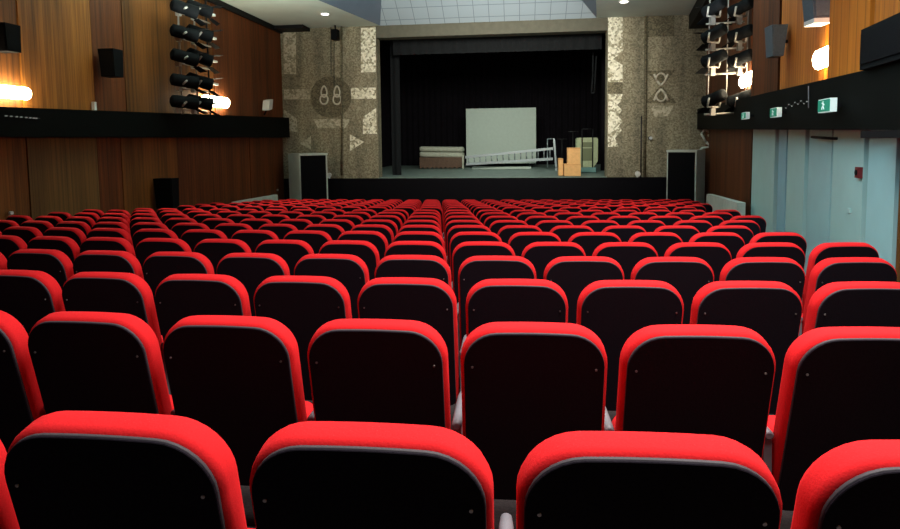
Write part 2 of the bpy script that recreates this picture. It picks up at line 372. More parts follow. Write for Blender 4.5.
# stage wall with the proscenium opening
ZL = EYE - 1.285               # stage level
PX0, PX1, PZ = -4.87, 2.88, EYE+3.53
q = MB()
def wallbox(x0, x1, z0, z1, mi, y0=YS, y1=YS+.5): q.box((x0, y0, z0), (x1, y1, z1), mi)
wallbox(XL-.3, PX0, ZL, ZC+.02, 0); wallbox(PX1, wr(YS)+.3, ZL, ZC+.02, 0); wallbox(PX0, PX1, PZ, ZC+.02, 1)
def relief(px, mi, t=.012, base=YS):
    q.prism([at(x, y, base-.001) for x, y in px], (0, -t, 0), mi)
relief([(283.5, 31), (296, 31), (296, 74), (284, 74)], 3)
relief([(361, 28), (375.6, 27.5), (376, 72), (361, 72.5)], 2)
relief([(284, 89.5), (311, 89), (311, 99), (284, 99.5)], 3)
relief([(351, 88), (376, 87.5), (376, 98.8), (351, 99)], 2)
relief([(363, 117), (376, 108), (377, 134), (363, 134)], 2)
relief([(350, 134.5), (364, 142), (350, 151)], 2)
relief([(311, 136), (311, 150), (300, 143.5)], 3)
relief([(284.5, 110), (297, 119), (297, 132), (285, 131)], 3)
relief([(608, 17), (622.5, 16.5), (622.5, 52), (613, 59), (622.5, 65), (622.5, 82), (608, 82)], 2)
zig = [(608, 94), (622.5, 94), (621, 101), (617, 105), (622, 110), (618, 116), (622.5, 121), (619, 126), (622, 130), (615, 138), (618.5, 146.5), (608, 147)]
relief(zig, 2)
relief([(608, 82.3), (622.5, 82.3), (622.5, 93.6), (608, 93.6)], 4, .008)
relief([(648, 16), (674, 15), (674, 36), (648, 37)], 4, .008)
relief([(646, 71), (676, 70), (662, 86), (677, 103), (645, 103), (660, 86)], 4, .008)
relief([(650, 106), (674, 105.5), (668, 116), (655, 117)], 3, .008)
c = [(331+20.5*math.cos(t*math.pi/14), 97+21*math.sin(t*math.pi/14)) for t in range(28)]
relief(c, 4, .02)
relief([(313, 119), (350, 119), (346, 128), (318, 128)], 3, .006)
struct(q.build('wall_front', [M['stone'], M['header'], M['stone_l'], M['stone_m'], M['stone_d']]), 'mosaic stone wall around the stage opening', 'wall')
def ribbon(pts, D, r, name, mt, parent=None):
    k = MB(); P = [at(x, y, D) for x, y in pts]; k.path(P, r, 6); return k.build(name, mt, parent)
em = tag(empty('wall_emblem', at(331, 97, YS-.03)), 'pair of white figure-eight outlines on a dark disc left of stage', 'wall emblem')
for cx in (324, 337):
    k = MB()
    for cy, ry, rx, up in ((91.6, 5.5, 3.6, 1), (99.5, 4.8, 3.9, 0)):
        P = []
        for i in range(17):
            t = 2*math.pi*i/16; sx = math.sin(t)*rx; sy = -math.cos(t)*ry
            if up: sx *= .55+.45*(sy+ry)/(2*ry)
            P.append(at(cx+sx, cy+sy, YS-.035)-em.location)
        k.path(P, .03, 6)
    k.build('outline', M['inlay'], em)
em = tag(empty('wall_emblem', at(661, 87, YS-.03)), 'white hourglass shape inlaid in dark mosaic right of stage', 'wall emblem')
for s_, y0 in ((1, 76), (-1, 98.5)):
    k = MB(); k.path([at(x, y, YS-.025)-em.location for x, y in ((654, y0-s_*2), (657, y0+s_*5), (661, y0+s_*9.5), (665, y0+s_*5), (668, y0-s_*2))], .035, 6)
    k.path([at(x, y, YS-.025)-em.location for x, y in ((656, y0+s_*2.5), (657, y0-s_*.5), (659, y0-s_*2.2), (661, y0-s_*2.8), (663, y0-s_*2.2), (665, y0-s_*.5), (666, y0+s_*2.5))], .03, 6)
    k.build('arc', M['inlay'], em)

# stage house
q = MB(); q.box((XL-.25, 19.92, -.4), (wr(YS)+.25, YS+.3, ZL-.0))
struct(q.build('stage_front', M['apron']), 'black stage front below the opening', 'stage front')
q = MB(); q.box((PX0-2.5, YS+.3, ZL-.2), (PX1+2.5, 30.5, ZL)); q.box((PX0, 19.9, ZL-.0), (PX1, YS+.3, ZL+.02))
struct(q.build('floor_stage', M['stage']), 'grey green stage floor', 'floor')
def folds(x0, x1, y, z0, z1, amp=.06, pitch=.3, ax=0, n=None):
    k = MB(); n = n or max(4, int(abs(x1-x0)/pitch*6)); L0 = []; L1 = []
    for i in range(n+1):
        t = x0+(x1-x0)*i/n; o = amp*math.sin(i*math.pi/3)
        p = (t, y+o) if ax == 0 else (y+o, t)
        L0.append((p[0], p[1], z0)); L1.append((p[0], p[1], z1))
    for i in range(n): k.poly([L0[i], L0[i+1], L1[i+1], L1[i]], 0, True)
    return k
q = folds(PX0-2.6, PX1+2.6, 30.3, ZL, PZ+1.5); tag(q.build('stage_curtain', M['curtain'], fix=False), 'black backdrop curtain at the rear of the stage', 'curtain')
q = folds(YS+.5, 30.2, PX0-1.9, ZL, PZ+1.5, ax=1); tag(q.build('stage_curtain', M['curtain'], fix=False), 'black side curtain at the left of the stage', 'curtain')
q = folds(YS+.5, 30.2, PX1+1.9, ZL, PZ+1.5, ax=1); tag(q.build('stage_curtain', M['curtain'], fix=False), 'black side curtain at the right of the stage', 'curtain')
q = MB(); q.box((PX0-2.6, YS+.4, PZ+1.5), (PX1+2.6, 30.4, PZ+1.7)); struct(q.build('ceiling_stage', M['curtain']), 'black void above the stage', 'ceiling')
# grey border and tormentor
p0, p1 = at(397, 40, 21.2), at(602, 35, 21.2); zb = at(450, 53.5, 21.2).z
q = folds(at(393, 45, 21.2).x, p1.x, 21.2, zb, PZ+1.5, .02, .4); tag(q.build('stage_valance', M['valance'], fix=False), 'dark grey valance hanging across the top of the stage', 'valance')
p0, p1 = at(391, 100, 21.8), at(400, 100, 21.8)
q = folds(p0.x, p1.x, 21.8, ZL, PZ+.4, .03, .25); tag(q.build('stage_leg_curtain', M['valance'], fix=False), 'narrow grey curtain leg at the left of the opening', 'curtain')
p0 = at(601, 100, 24.2); q = folds(p0.x, PX1+1.9, 24.2, ZL, PZ+.4, .03, .25); tag(q.build('stage_leg_curtain', M['curtain'], fix=False), 'black curtain leg at the right of the opening', 'curtain')
k = MB(); a, c = at(593, 56, 22.0), at(591.5, 93, 22.0)
k.path([a, (a+c)/2+Vector((.02, 0, 0)), c], .03); k.path([a+Vector((.12, 0, 0)), c+Vector((.1, 0, 0)), c], .03)
k.tube((a.x, a.y, PZ+1.5), a, .015)
tag(k.build('hanging_rope', M['valance']), 'grey rope loop hanging in the right of the stage opening', 'rope')

# ---------------------------------------------------------------- things on the stage
def stand_on(z, *pts): return [Vector((p.x, p.y, z)) for p in pts]
D = 27.5
a, c = at(466.5, 163, D), at(536, 107.5, D)
t = tag(empty('projection_screen', (a.x, D, ZL)), 'large white rectangular screen standing at the rear of the stage', 'screen')
k = MB(); k.box((0, 0, .18), (c.x-a.x, .05, c.z-ZL)); k.build('screen_board', M['screen'], t)
for xx in (.25, c.x-a.x-.25):
    k = MB(); k.box((xx-.05, -.25, 0), (xx+.05, .3, .06)); k.box((xx-.03, .05, .06), (xx+.03, .10, c.z-ZL-.3)); k.build('foot', M['dark'], t)
# stacked pale mattress bench
D = 26.6
a, c = at(419, 159, D), at(463, 149, D)
t = tag(empty('padded_bench', (a.x, D, ZL)), 'low brown bench topped with pale padded rolls left of white screen', 'bench')
wd = c.x-a.x
k = MB(); k.box((.03, 0, .06), (wd-.05, .8, .52))
for i in range(9): k.box((.03+i*(wd-.16)/9, -.02, .02), (.03+i*(wd-.16)/9+.10, .0, .52))
k.build('base', M['slatw'], t)
for z0, hh in ((.53, .26), (.79, .24)):
    k = MB(); rings = []
    for x in [0, .03, .08]+[wd*i/8 for i in range(1, 8)]+[wd-.08, wd-.03, wd]:
        e = .55 if x in (0, wd) else (.85 if x in (.03, wd-.03) else 1)
        sag = .05*(x/wd)
        rings.append([(x, .4+.44*e*math.cos(t_)*abs(math.cos(t_))**-.5 if abs(math.cos(t_)) > .01 else .4, z0-sag+hh/2+hh/2*e*(math.copysign(abs(math.sin(t_))**.5, math.sin(t_)))) for t_ in [2*math.pi*i/16+.01 for i in range(16)]])
    k.loft(rings); k.build('padded_roll', M['mattress'], t)
k = MB(); k.box((wd-.04, -.05, 0), (wd+.04, .03, .62)); k.build('end_post', M['mattress'], t)
# long aluminium ladder lying across, tilted up on the gantry end
D = 25.4
t = tag(empty('ladder', at(510, 158, D)), 'long aluminium ladder resting on its side across the stage floor', 'ladder')
o = t.location.copy()
u0, u1 = at(465, 157.3, D)-o, at(553, 148.5, D)-o; l0, l1 = at(466, 164.2, D)-o, at(553, 158.8, D)-o
for p, e in ((u0, u1), (l0, l1)):
    k = MB(); d = (e-p); up = Vector((0, 0, .055)); th = Vector((0, .09, 0))
    k.hexa([p-up, e-up, e-up+th, p-up+th, p+up, e+up, e+up+th, p+up+th]); k.build('rail', M['alu'], t)
for i in range(15):
    f = (i+.5)/15; k = MB(); k.tube(u0.lerp(u1, f)+Vector((0, .045, 0)), l0.lerp(l1, f)+Vector((0, .045, 0)), .025, n=8); k.build('rung', M['alu'], t)
D = 25.2
t = tag(empty('steel_trestle', at(553.5, 168, D)), 'upright aluminium trestle frame holding up the ladder end', 'trestle')
o = t.location.copy()
k = MB(); k.hexa([p-o for p in (at(555.2, 167.5, D), at(557, 167.5, D), at(557, 167.5, D+.08), at(555.2, 167.5, D+.08), at(553, 138.5, D), at(555, 138.5, D), at(555, 138.5, D+.08), at(553, 138.5, D+.08))]); k.box((.06, 0, ZL-o.z), (.16, .08, ZL-o.z+.12)); k.build('post', M['alu'], t)
k = MB(); P = [at(x, y, D+.5)-o for x, y in ((547.5, 150), (547.5, 139), (554, 138.7))]; P[0].z = -.0+P[0].z; k.path(P, .025)
P0 = P[0].copy(); P0.z = ZL-o.z; k.tube(P[0], P0, .025); k.build('frame', M['alu'], t)
# plank under ladder
D = 25.9
a, c = at(472, 166.5, D), at(531, 164.5, D)
k = MB(); k.box((a.x, D, ZL), (c.x, D+.3, ZL+.10))
tag(k.build('plank', M['screen']), 'pale plank lying flat on the stage under the ladder', 'plank')
# dark metal stands between ladder and trolley
for xx, yy, dx, lab in ((562, 139, 5, 'thin dark wire music stand just right of ladder end'), (573, 131.5, 4, 'thin dark wire stand behind the stacked cardboard boxes')):
    D = 26.5; p = at(xx, yy, D); k = MB(); zz = p.z-ZL
    t = tag(empty('wire_stand', (p.x, D, ZL)), lab, 'stand')
    k.tube((0, 0, .25), (0, 0, zz), .014)
    k.path([(-.22, 0, zz), (.22, 0, zz), (.22, 0, zz-.02)], .014); k.build('pole', M['cable'], t)
    for j in range(3):
        g = MB(); an = j*2.094+.4; g.tube((0, 0, .3), (.28*math.cos(an), .28*math.sin(an), .012), .012); g.build('leg', M['cable'], t)
# cardboard boxes near the stage edge
def carton(name, px0, px1, py0, py1, D, dep, rz, label, z0=None):
    a, c = at(px0, py1, D), at(px1, py0, D); wd = c.x-a.x; hh = c.z-a.z
    z0 = ZL+.02 if z0 is None else z0
    t = tag(empty(name, ((a.x+c.x)/2, D+dep/2, z0), rz), label, 'box', 'cardboard boxes on the stage')
    k = MB(); k.box((-wd/2, -dep/2, 0), (wd/2, dep/2, hh)); k.build('carton', M['card'], t)
    k = MB(); k.box((-wd/2-.003, -dep/2-.004, hh-.035), (wd/2+.003, dep/2+.004, hh-.02)); k.build('flap_edge', M['card2'], t)
    return t, hh
t, h1 = carton('cardboard_box', 564, 580.5, 165.5, 177.5, 20.5, .5, .05, 'orange cardboard box at bottom of stack near stage edge')
carton('cardboard_box', 567.5, 580.5, 149, 165.3, 20.52, .42, -.03, 'orange cardboard box standing tall on top of another box', ZL+.02+h1)
carton('cardboard_box', 558.5, 563, 160, 177, 20.75, .42, .0, 'narrow brown cardboard box wedged left of the box stack')
# small flat box corner standing against the tall box
# green flight case with handle on hand trolley
D = 22.6
a, c = at(576.5, 171, D), at(598, 137.5, D); wd = c.x-a.x; hh = c.z-ZL
t = tag(empty('flight_case_trolley', ((a.x+c.x)/2, D, ZL)), 'tall green case on a hand trolley with hoop handle', 'trolley')
k = MB(); ou = [(-wd/2, .28), (-wd/2+.06, .22), (wd/2-.14, .22), (wd/2, .45), (wd/2, hh-.05), (wd/2-.05, hh), (-wd/2+.05, hh), (-wd/2, hh-.05)]
k.prism([(x, 0, z) for x, z in ou], (0, .5, 0)); k.build('case', M['case'], t)
for z0, z1 in ((.46, .93), (.97, hh-.17)):
    k = MB(); k.box((-wd*.22, -.02, z0), (wd*.22, 0, z1)); k.build('case_panel', M['case2'], t)
for xx in (-wd*.25, wd*.25):
    k = MB(); k.tube((xx, -.04, .1), (xx, -.04, hh+.32), .022); k.build('upright', M['dark'], t)
k = MB(); k.tube((-wd*.25, -.04, hh+.32), (wd*.25, -.04, hh+.32), .022); k.build('handle', M['dark'], t)
k = MB(); k.box((-wd*.3, -.12, .03), (wd*.4, .45, .21)); k.build('tub', M['teal'], t)
for xx in (-wd*.3, wd*.38):
    k = MB(); k.tube((xx, .2, .075), (xx+.04, .2, .075), .075, n=14); k.build('wheel', M['dark'], t)

# ---------------------------------------------------------------- stage side cabinets
def cabinet(cx, cy, th, sgn, wdt, dep, label):
    z0 = floor_z(cy)-.0; z1 = EYE-.38
    t = tag(empty('loudspeaker_cabinet', (cx, cy, z0), th), label, 'loudspeaker', 'loudspeaker cabinets beside the stage')
    x0, x1 = (0, wdt) if sgn > 0 else (-wdt, 0)
    k = MB(); k.box((x0, 0, 0), (x1, dep, z1-z0)); k.build('cabinet', M['cabw'], t)
    k = MB(); k.box((x0+.02, -.03, .03), (x1-.045, 0.0, z1-z0-.07)); k.build('grille', M['grille'], t)
    k = MB(); k.box((x0-.02, -.045, z1-z0-.06), (x1+.02, .0, z1-z0)); k.box((x1-.045 if sgn > 0 else x0, -.045, 0), (x1 if sgn > 0 else x0+.03, 0, z1-z0)); k.build('edge_trim', M['cabw'], t)
    return t
cabinet(-7.18, 18.6, math.radians(43), 1, .95, 1.02, 'white loudspeaker cabinet with black front, left of the stage')
cabinet(5.34, 18.6, math.radians(-40), -1, .92, .62, 'white loudspeaker cabinet with black front, right of the stage')
# low pale parapets beside the cabinets
k = MB(); za, zb_ = EYE-1.60, EYE-1.74
k.hexa([(-8.0, 15.5, -.2), (-7.85, 15.5, -.2), (-7.85, 18.3, -.2), (-8.0, 18.3, -.2), (-8.0, 15.5, za-.04), (-7.85, 15.5, za-.04), (-7.85, 18.3, zb_+.04), (-8.0, 18.3, zb_+.04)])
tag(k.build('parapet', M['parapet']), 'low pale parapet at foot of left wood wall', 'parapet')
k = MB(); zA, zB = EYE-1.30, EYE-1.53
def pw(y, i): return 2.30+WRS*y+i
k.hexa([(pw(12.2, -.08), 12.2, 0), (pw(12.2, .08), 12.2, 0), (pw(16.6, .08), 16.6, -.1), (pw(16.6, -.08), 16.6, -.1),
        (pw(12.2, -.08), 12.2, zA), (pw(12.2, .08), 12.2, zA), (pw(16.6, .08), 16.6, zB), (pw(16.6, -.08), 16.6, zB)])
tag(k.build('parapet', M['parapet']), 'low pale parapet at foot of dark wood beside right cabinet', 'parapet')

# ---------------------------------------------------------------- wall lamps
def lamp_left(x0, x1, y0, y1, label, ext=0):
    p0, p1 = at_left(x0, y0, XL+.12), at_left(x1, y1, XL+.12)
    a, c = min(p0.y, p1.y)-ext, max(p0.y, p1.y); zt, zb = p0.z, at_left(x0, y1, XL+.12).z
    t = tag(empty('wall_lamp', (XL+.02, (a+c)/2, (zt+zb)/2)), label, 'lamp', 'glowing wall lamps'); h = (c-a)/2; r = (zt-zb)/2
    k = MB(); n = 12; rings = []
    for f, e in ((-1, .55), (-.97, .85), (-.9, 1), (.9, 1), (.97, .85), (1, .55)):
        rings.append([(.10+.08*e*math.cos(2*math.pi*i/n), f*h, r*e*math.sin(2*math.pi*i/n)) for i in range(n)])
    k.loft(rings); k.build('lamp_glass', M['lamp'], t)
    k = MB(); k.box((0, -h*.8, -r*.5), (.04, h*.8, r*.5)); k.build('lamp_base', M['lampb'], t)
lamp_left(3, 29, 85, 98, 'long glowing wall lamp above ledge at far left', .45)
lamp_left(203, 228, 94.5, 105.5, 'glowing wall lamp beside the left rack of stage lights')
def lamp_right(x0, x1, y0, y1, label, inset):
    p0, p1 = at_right(x0, y0, inset), at_right(x1, y1, inset)
    c, a = p0.y, p1.y; zm = (p0.z+at_right(x0, y1, inset).z)/2; r = (p0.z-at_right(x0, y1, inset).z)/2; h = (c-a)/2
    t = tag(empty('wall_lamp', (wr((a+c)/2, inset-.06), (a+c)/2, zm), -math.atan(WRS)), label, 'lamp', 'glowing wall lamps')
    k = MB(); n = 12; rings = []
    for f, e in ((-1, .55), (-.95, .85), (-.85, 1), (.85, 1), (.95, .85), (1, .55)):
        rings.append([(-.06+.07*e*math.cos(2*math.pi*i/n), f*h, r*e*math.sin(2*math.pi*i/n)) for i in range(n)])
    k.loft(rings); k.build('lamp_glass', M['lamp'], t)
    k = MB(); k.box((-.03, -h*.7, -r*.5), (.06, h*.7, r*.5)); k.build('lamp_base', M['lampb'], t)
lamp_right(741.5, 760, 76, 88.5, 'glowing wall lamp beside the right rack of stage lights', .12)
lamp_right(817.5, 836, 50.5, 70, 'glowing wall lamp at seam between orange wood panels', .14)

# ---------------------------------------------------------------- wall loudspeakers and small fittings
def wall_speaker(name, loc, wd, hh, dep, mt, label, taper=.8, rz=0, mount=(0, 0, 0), white=False):
    t = tag(empty(name, loc, rz), label, 'loudspeaker')
    b_, t_ = wd/2*taper, wd/2
    k = MB(); k.hexa([(-b_, -dep/2, 0), (b_, -dep/2, 0), (b_, dep/2, 0), (-b_, dep/2, 0), (-t_, -dep/2-.04, hh), (t_, -dep/2-.04, hh), (t_, dep/2, hh), (-t_, dep/2, hh)])
    k.build('speaker_body', M[mt], t)
    k = MB(); k.hexa([(-b_+.02, -dep/2-.012, .03), (b_-.02, -dep/2-.012, .03), (b_-.02, -dep/2+.01, .03), (-b_+.02, -dep/2+.01, .03),
                      (-t_+.02, -dep/2-.052, hh-.03), (t_-.02, -dep/2-.052, hh-.03), (t_-.02, -dep/2-.02, hh-.03), (-t_+.02, -dep/2-.02, hh-.03)])
    k.build('speaker_grille', M[mt], t)
    if white:
        k = MB(); k.box((-b_, -dep/2-.01, -.06), (b_, dep/2, 0)); k.build('base_plate', M['white'], t)
    k = MB(); k.tube((0, 0, hh*.5), Vector(mount), .03); k.build('bracket', M['dark'], t)
    return t
def spk_left(x0, x1, y0, y1, label, dep=.25, X=XL+.24):
    p, e = at_left((x0+x1)/2, y1, X), at_left((x0+x1)/2, y0, X)
    wd = (x1-x0)*p.y/FPX*1.04
    wall_speaker('wall_speaker', p, wd, e.z-p.z, dep, 'spk', label, .9, 0, (-.24, 0, (e.z-p.z)*.5))
spk_left(-4, 17, 25, 52, 'black wall speaker above the long lamp at far left', X=XL+.3)
spk_left(104, 121, 50, 77, 'black wall speaker on darker wood strip of left wall', X=XL+.28)
spk_left(158, 178, 178, 208, 'black loudspeaker box low on the left wall under ledge', X=XL+.32)
def spk_right(x0, x1, y0, y1, label, inset, white=False):
    p, e = at_right((x0+x1)/2, y1, inset), at_right((x0+x1)/2, y0, inset); wd = (x1-x0)*p.y/FPX*.97
    wall_speaker('wall_speaker', p, wd, e.z-p.z, .25, 'spkg', label, .68, 0, (.26, 0, (e.z-p.z)*.5), white)
spk_right(767.5, 782, 27, 57, 'small grey wall speaker on dark wood near right rack', .25)
spk_right(806, 829, -14, 20, 'grey wall speaker with white underside above the right lamp', .28, True)
# big black cabinet on the right ledge
yb0, yb1 = yr(905, 40, .3), yr(868.5, 40, .3)
zt0 = at_right(868.5, 28.5, .3).z
t = tag(empty('loudspeaker_cabinet', (wr((yb0-.6+yb1)/2, .2), (yb0-.6+yb1)/2, rt_(6.5)-.01), -math.atan(WRS)), 'large black cabinet standing on the ledge above blue wall', 'loudspeaker')
hl = (yb1-yb0+.6)/2*1.01
k = MB(); k.box((-.16, -hl, .0), (.13, hl, zt0-rt_(6.5))); k.build('cabinet', M['spk'], t)
k = MB(); k.box((-.175, -hl+.04, .05), (-.16, hl-.04, zt0-rt_(6.5)-.05)); k.build('grille', M['grille'], t)
# exit signs on the right ledge
def exit_sign(x0, x1, y0, y1, label):
    p = at_right((x0+x1)/2, (y0+y1)/2, .40); hh = (at_right(x0, y0, .4).z-at_right(x0, y1, .4).z)
    t = tag(empty('exit_sign', p, -math.atan(WRS)), label, 'sign', 'green exit signs')
    ln = .40
    k = MB(); k.box((-.06, -ln/2, -hh/2), (.005, ln/2, hh/2)); k.build('sign_box', M['signw'], t)
    k = MB(); k.box((-.066, -ln/2+.005, -hh/2+.01), (-.06, ln/2-.005, hh/2-.01)); k.build('sign_face', M['sign'], t)
    k = MB(); k.box((.005, -.03, -.02), (.10, .03, .02)); k.build('bracket', M['dark'], t)
    # running figure and door bar
    k = MB(); g = hh/2; X = -.070
    k.tube((X, .0, g*.5), (X-.003, .0, g*.5), g*.17); k.hexa([(X, -g*.1, -g*.1), (X, g*.25, -g*.1), (X+.005, g*.25, -g*.1), (X+.005, -g*.1, -g*.1), (X, -g*.2, g*.3), (X, g*.2, g*.3), (X+.005, g*.2, g*.3), (X+.005, -g*.2, g*.3)])
    for ya, za, yb, zb in ((0, -.1, -.45, -.55), (.15, -.1, .45, -.3), (.45, -.3, .45, -.6), (-.1, .25, -.5, .1), (.15, .25, .5, .4)):
        k.tube((X, ya*g, za*g), (X, yb*g, zb*g), g*.09, n=6)
    k.build('running_figure', M['signw'], t)
exit_sign(823.5, 837, 99, 112, 'largest green exit sign on right ledge, below the lamp')
exit_sign(772.5, 783.5, 108, 117, 'middle green exit sign on right ledge')
exit_sign(743, 751.5, 112.5, 119, 'smallest green exit sign on right ledge, next to rack')
# fire alarm
p = at_right(860, 172.5, .06); t = tag(empty('fire_alarm', p, -math.atan(WRS)), 'small red fire alarm box on the pale blue wall', 'alarm')
k = MB(); k.box((-.035, -.05, -.06), (.02, .05, .06)); k.build('alarm_box', M['alarm'], t)
k = MB(); k.tube((-.035, 0, 0), (-.045, 0, 0), .03, n=14); k.build('call_button', M['dark'], t)
p = at_right(849, 210.5, .06); k = MB(); k.box((p.x-.01, p.y-.03, p.z-.025), (p.x+.03, p.y+.03, p.z+.025))
tag(k.build('wall_socket', M['green']), 'small pale socket low on the pale blue wall', 'socket')
# black conduit hook under ledge end
k = MB(); p = at_right(880, 131.5, .34); k.box((p.x-.03, p.y-.35, p.z-.06), (p.x+.06, p.y+.25, p.z+.01))
tag(k.build('ledge_lamp', M['dark']), 'small dark lamp housing under the ledge by blue wall', 'lamp')
# white cable drop and dots on ledges
k = MB(); a, c = at_right(808.5, 86, .315), at_right(808.5, 108, .315); k.tube(a, c, .007, n=6); tag(k.build('hanging_cable', M['grey']), 'thin pale cable hanging down front of right ledge', 'cable')
t = tag(empty('light_string', at_left(25, 116, XL+.3)), 'string of small white lights along the left ledge', 'light string')
k = MB(); o = t.location.copy(); k.tube(at_left(5, 115.5, XL+.31)-o, at_left(40, 118.5, XL+.31)-o, .006, n=6); k.build('wire', M['cable'], t)
for i, x in enumerate((6, 11, 16.5, 21, 26, 30, 33.5, 36)):
    k = MB(); p = at_left(x, 115.8+(x-5)*.08, XL+.315)-o; k.box((p.x-.01, p.y-.013, p.z-.009), (p.x+.015, p.y+.013, p.z+.009)); k.build('bulb', M['led'], t)
t = tag(empty('light_string', at_right(800, 105, .32)), 'string of tiny white lights along the right ledge', 'light string')
k = MB(); o = t.location.copy(); pts = [(786, 108), (789, 104.5), (792, 106), (795, 102.5), (798, 104), (801, 101), (804, 103.5), (807, 101.5)]
P = [at_right(x, y, .312)-o for x, y in pts]; k.path(P, .004, 5); k.build('wire', M['cable'], t)
for p in P:
    k = MB(); k.box((p.x-.008, p.y-.007, p.z-.007), (p.x+.008, p.y+.007, p.z+.007)); k.build('bulb', M['led'], t)
# small white camera on the left ledge end and socket dots
p = at_left(267, 110, XL+.2); t = tag(empty('security_camera', p), 'small white camera above ledge near the left stage end', 'camera')
k = MB(); k.hexa([(-.10, -.14, -.02), (.12, -.14, -.02), (.12, .14, .03), (-.10, .14, .03), (-.06, -.14, .30), (.16, -.14, .30), (.16, .14, .35), (-.06, .14, .35)]); k.build('camera_body', M['white'], t)
k = MB(); k.tube((-.02, 0, 0), (-.1, 0, -.16), .03); k.build('bracket', M['dark'], t)
p = at_left(94, 105, XL+.08); k = MB(); k.box((p.x-.03, p.y-.03, p.z-.10), (p.x+.03, p.y+.03, p.z+.06)); tag(k.build('junction_box', M['white']), 'tiny white box at panel seam just above left ledge', 'box')
p = at_left(10, 213, XL+.05); k = MB(); k.tube(p, p+Vector((.04, 0, 0)), .03, n=12); tag(k.build('wall_socket', M['white']), 'small round white socket low on the left wood wall', 'socket')
p = at_left(277, 190, XL+.05); k = MB(); k.tube(p, p+Vector((.04, 0, 0)), .035, n=12); tag(k.build('wall_socket', M['white']), 'tiny white socket just above the left parapet', 'socket')
# ceiling downlights
for x, y, lab in ((325, 13.5, 'small bright downlight in ceiling above left mosaic'), (624, 1.2, 'small bright downlight in ceiling above right mosaic')):
    d = at(x, y, 1)-Vector((0, 0, EYE)); p = d*((ZC-EYE)/d.z); t = tag(empty('downlight', (p.x, p.y, ZC)), lab, 'light', 'ceiling downlights')
    k = MB(); k.tube((0, 0, -.02), (0, 0, 0), .16, n=20); k.build('rim', M['white'], t)
    k = MB(); k.tube((0, 0, -.03), (0, 0, -.02), .11, n=20); k.build('bulb', M['dl'], t)
# speaker, pipes, lamps on the stage wall
p = at(335.5, 40, 19.7); t = tag(empty('hanging_spotlight', p), 'small black spotlight at ceiling above the left mosaic', 'spotlight')
k = MB(); k.box((-.10, -.15, 0), (.10, .15, .34)); k.build('lamp_body', M['spk'], t); k = MB(); k.tube((0, 0, .34), (0, .0, ZC-p.z), .03); k.build('yoke', M['dark'], t)
for x, y0, y1, lab, r in ((341.7, 31, 175, 'dark vertical pipe down the left mosaic wall', .03), (646, 17, 176, 'dark vertical pipe down the right mosaic wall', .045)):
    k = MB(); a, c = at(x, y0, YS-.06), at(x if x < 400 else x-1.5, y1, YS-.06); k.tube((a.x, a.y, ZC), c, r); k.tube(c, c+Vector((0, .1, 0)), r)
    tag(k.build('wall_pipe', M['stone_d']), lab, 'pipe')
for x, dx in ((330, 5),):
    k = MB(); a, c = at(334, 40, YS-.05), at(334, 86, YS-.05); k.path([a, c], .012, 6); a, c = at(331, 30, YS-.05), at(331, 76, YS-.05); k.path([(a.x, a.y, ZC), c], .012, 6)
    tag(k.build('hanging_cable', M['cable']), 'thin black cables hanging from the ceiling spotlight', 'cable')
k = MB(); a = at(641.5, 116, 19.95); zf = ZL; t = tag(empty('pole_stand', (a.x, 19.955, zf)), 'thin black pole stand on stage lip against the right mosaic wall', 'stand')
k.tube((0, 0, .03), (0, 0, a.z-zf), .022); k.build('pole', M['cable'], t); k = MB(); k.tube((0, 0, 0), (0, 0, .03), .033, n=20); k.build('base', M['cable'], t)
p = at(650.5, 138, YS-.08); t = tag(empty('wall_light', p), 'tiny white light on the right mosaic wall', 'light')
k = MB(); k.tube((0, 0, 0), (0, -.06, 0), .05, n=12); k.build('bulb', M['led'], t); k = MB(); k.tube((0, .08, 0), (0, 0, 0), .06, n=12); k.build('mount', M['dark'], t)
for x, y, lab in ((637.3, 175, 'small pale lamp head at stage edge left of right cabinet'), (329.5, 176, 'small pale lamp head at stage edge beside left cabinet')):
    p = at(x, y+2, 19.95); t = tag(empty('stage_lamp', (p.x, p.y, ZL)), lab, 'lamp')
    k = MB(); k.tube((0, 0, 0), (0, 0, .08), .03); k.build('stand', M['white'], t)
    k = MB(); k.tube((0, .05, .13), (0, -.09, .11), .07, .09, 12); k.build('lamp_head', M['white'], t)
# ornate pale bracket above the right cabinet
p = at(711, 147, 19.2); t = tag(empty('wall_bracket', p), 'pale curly wall bracket above right loudspeaker cabinet', 'bracket')
k = MB()
for pts in (((0, 0, 0), (-.15, 0, .15), (-.3, 0, .4), (-.2, 0, .55), (-.05, 0, .45)), ((0, 0, 0), (.1, 0, .2), (.05, 0, .42), (-.1, 0, .35)), ((0, 0, .0), (-.25, 0, -.02), (-.33, 0, -.1)), ((.1, 0, .2), (.35, .2, .2))):
    k.path([Vector(p_) for p_ in pts], .035, 7)
k.build('scroll', M['cabw'], t)

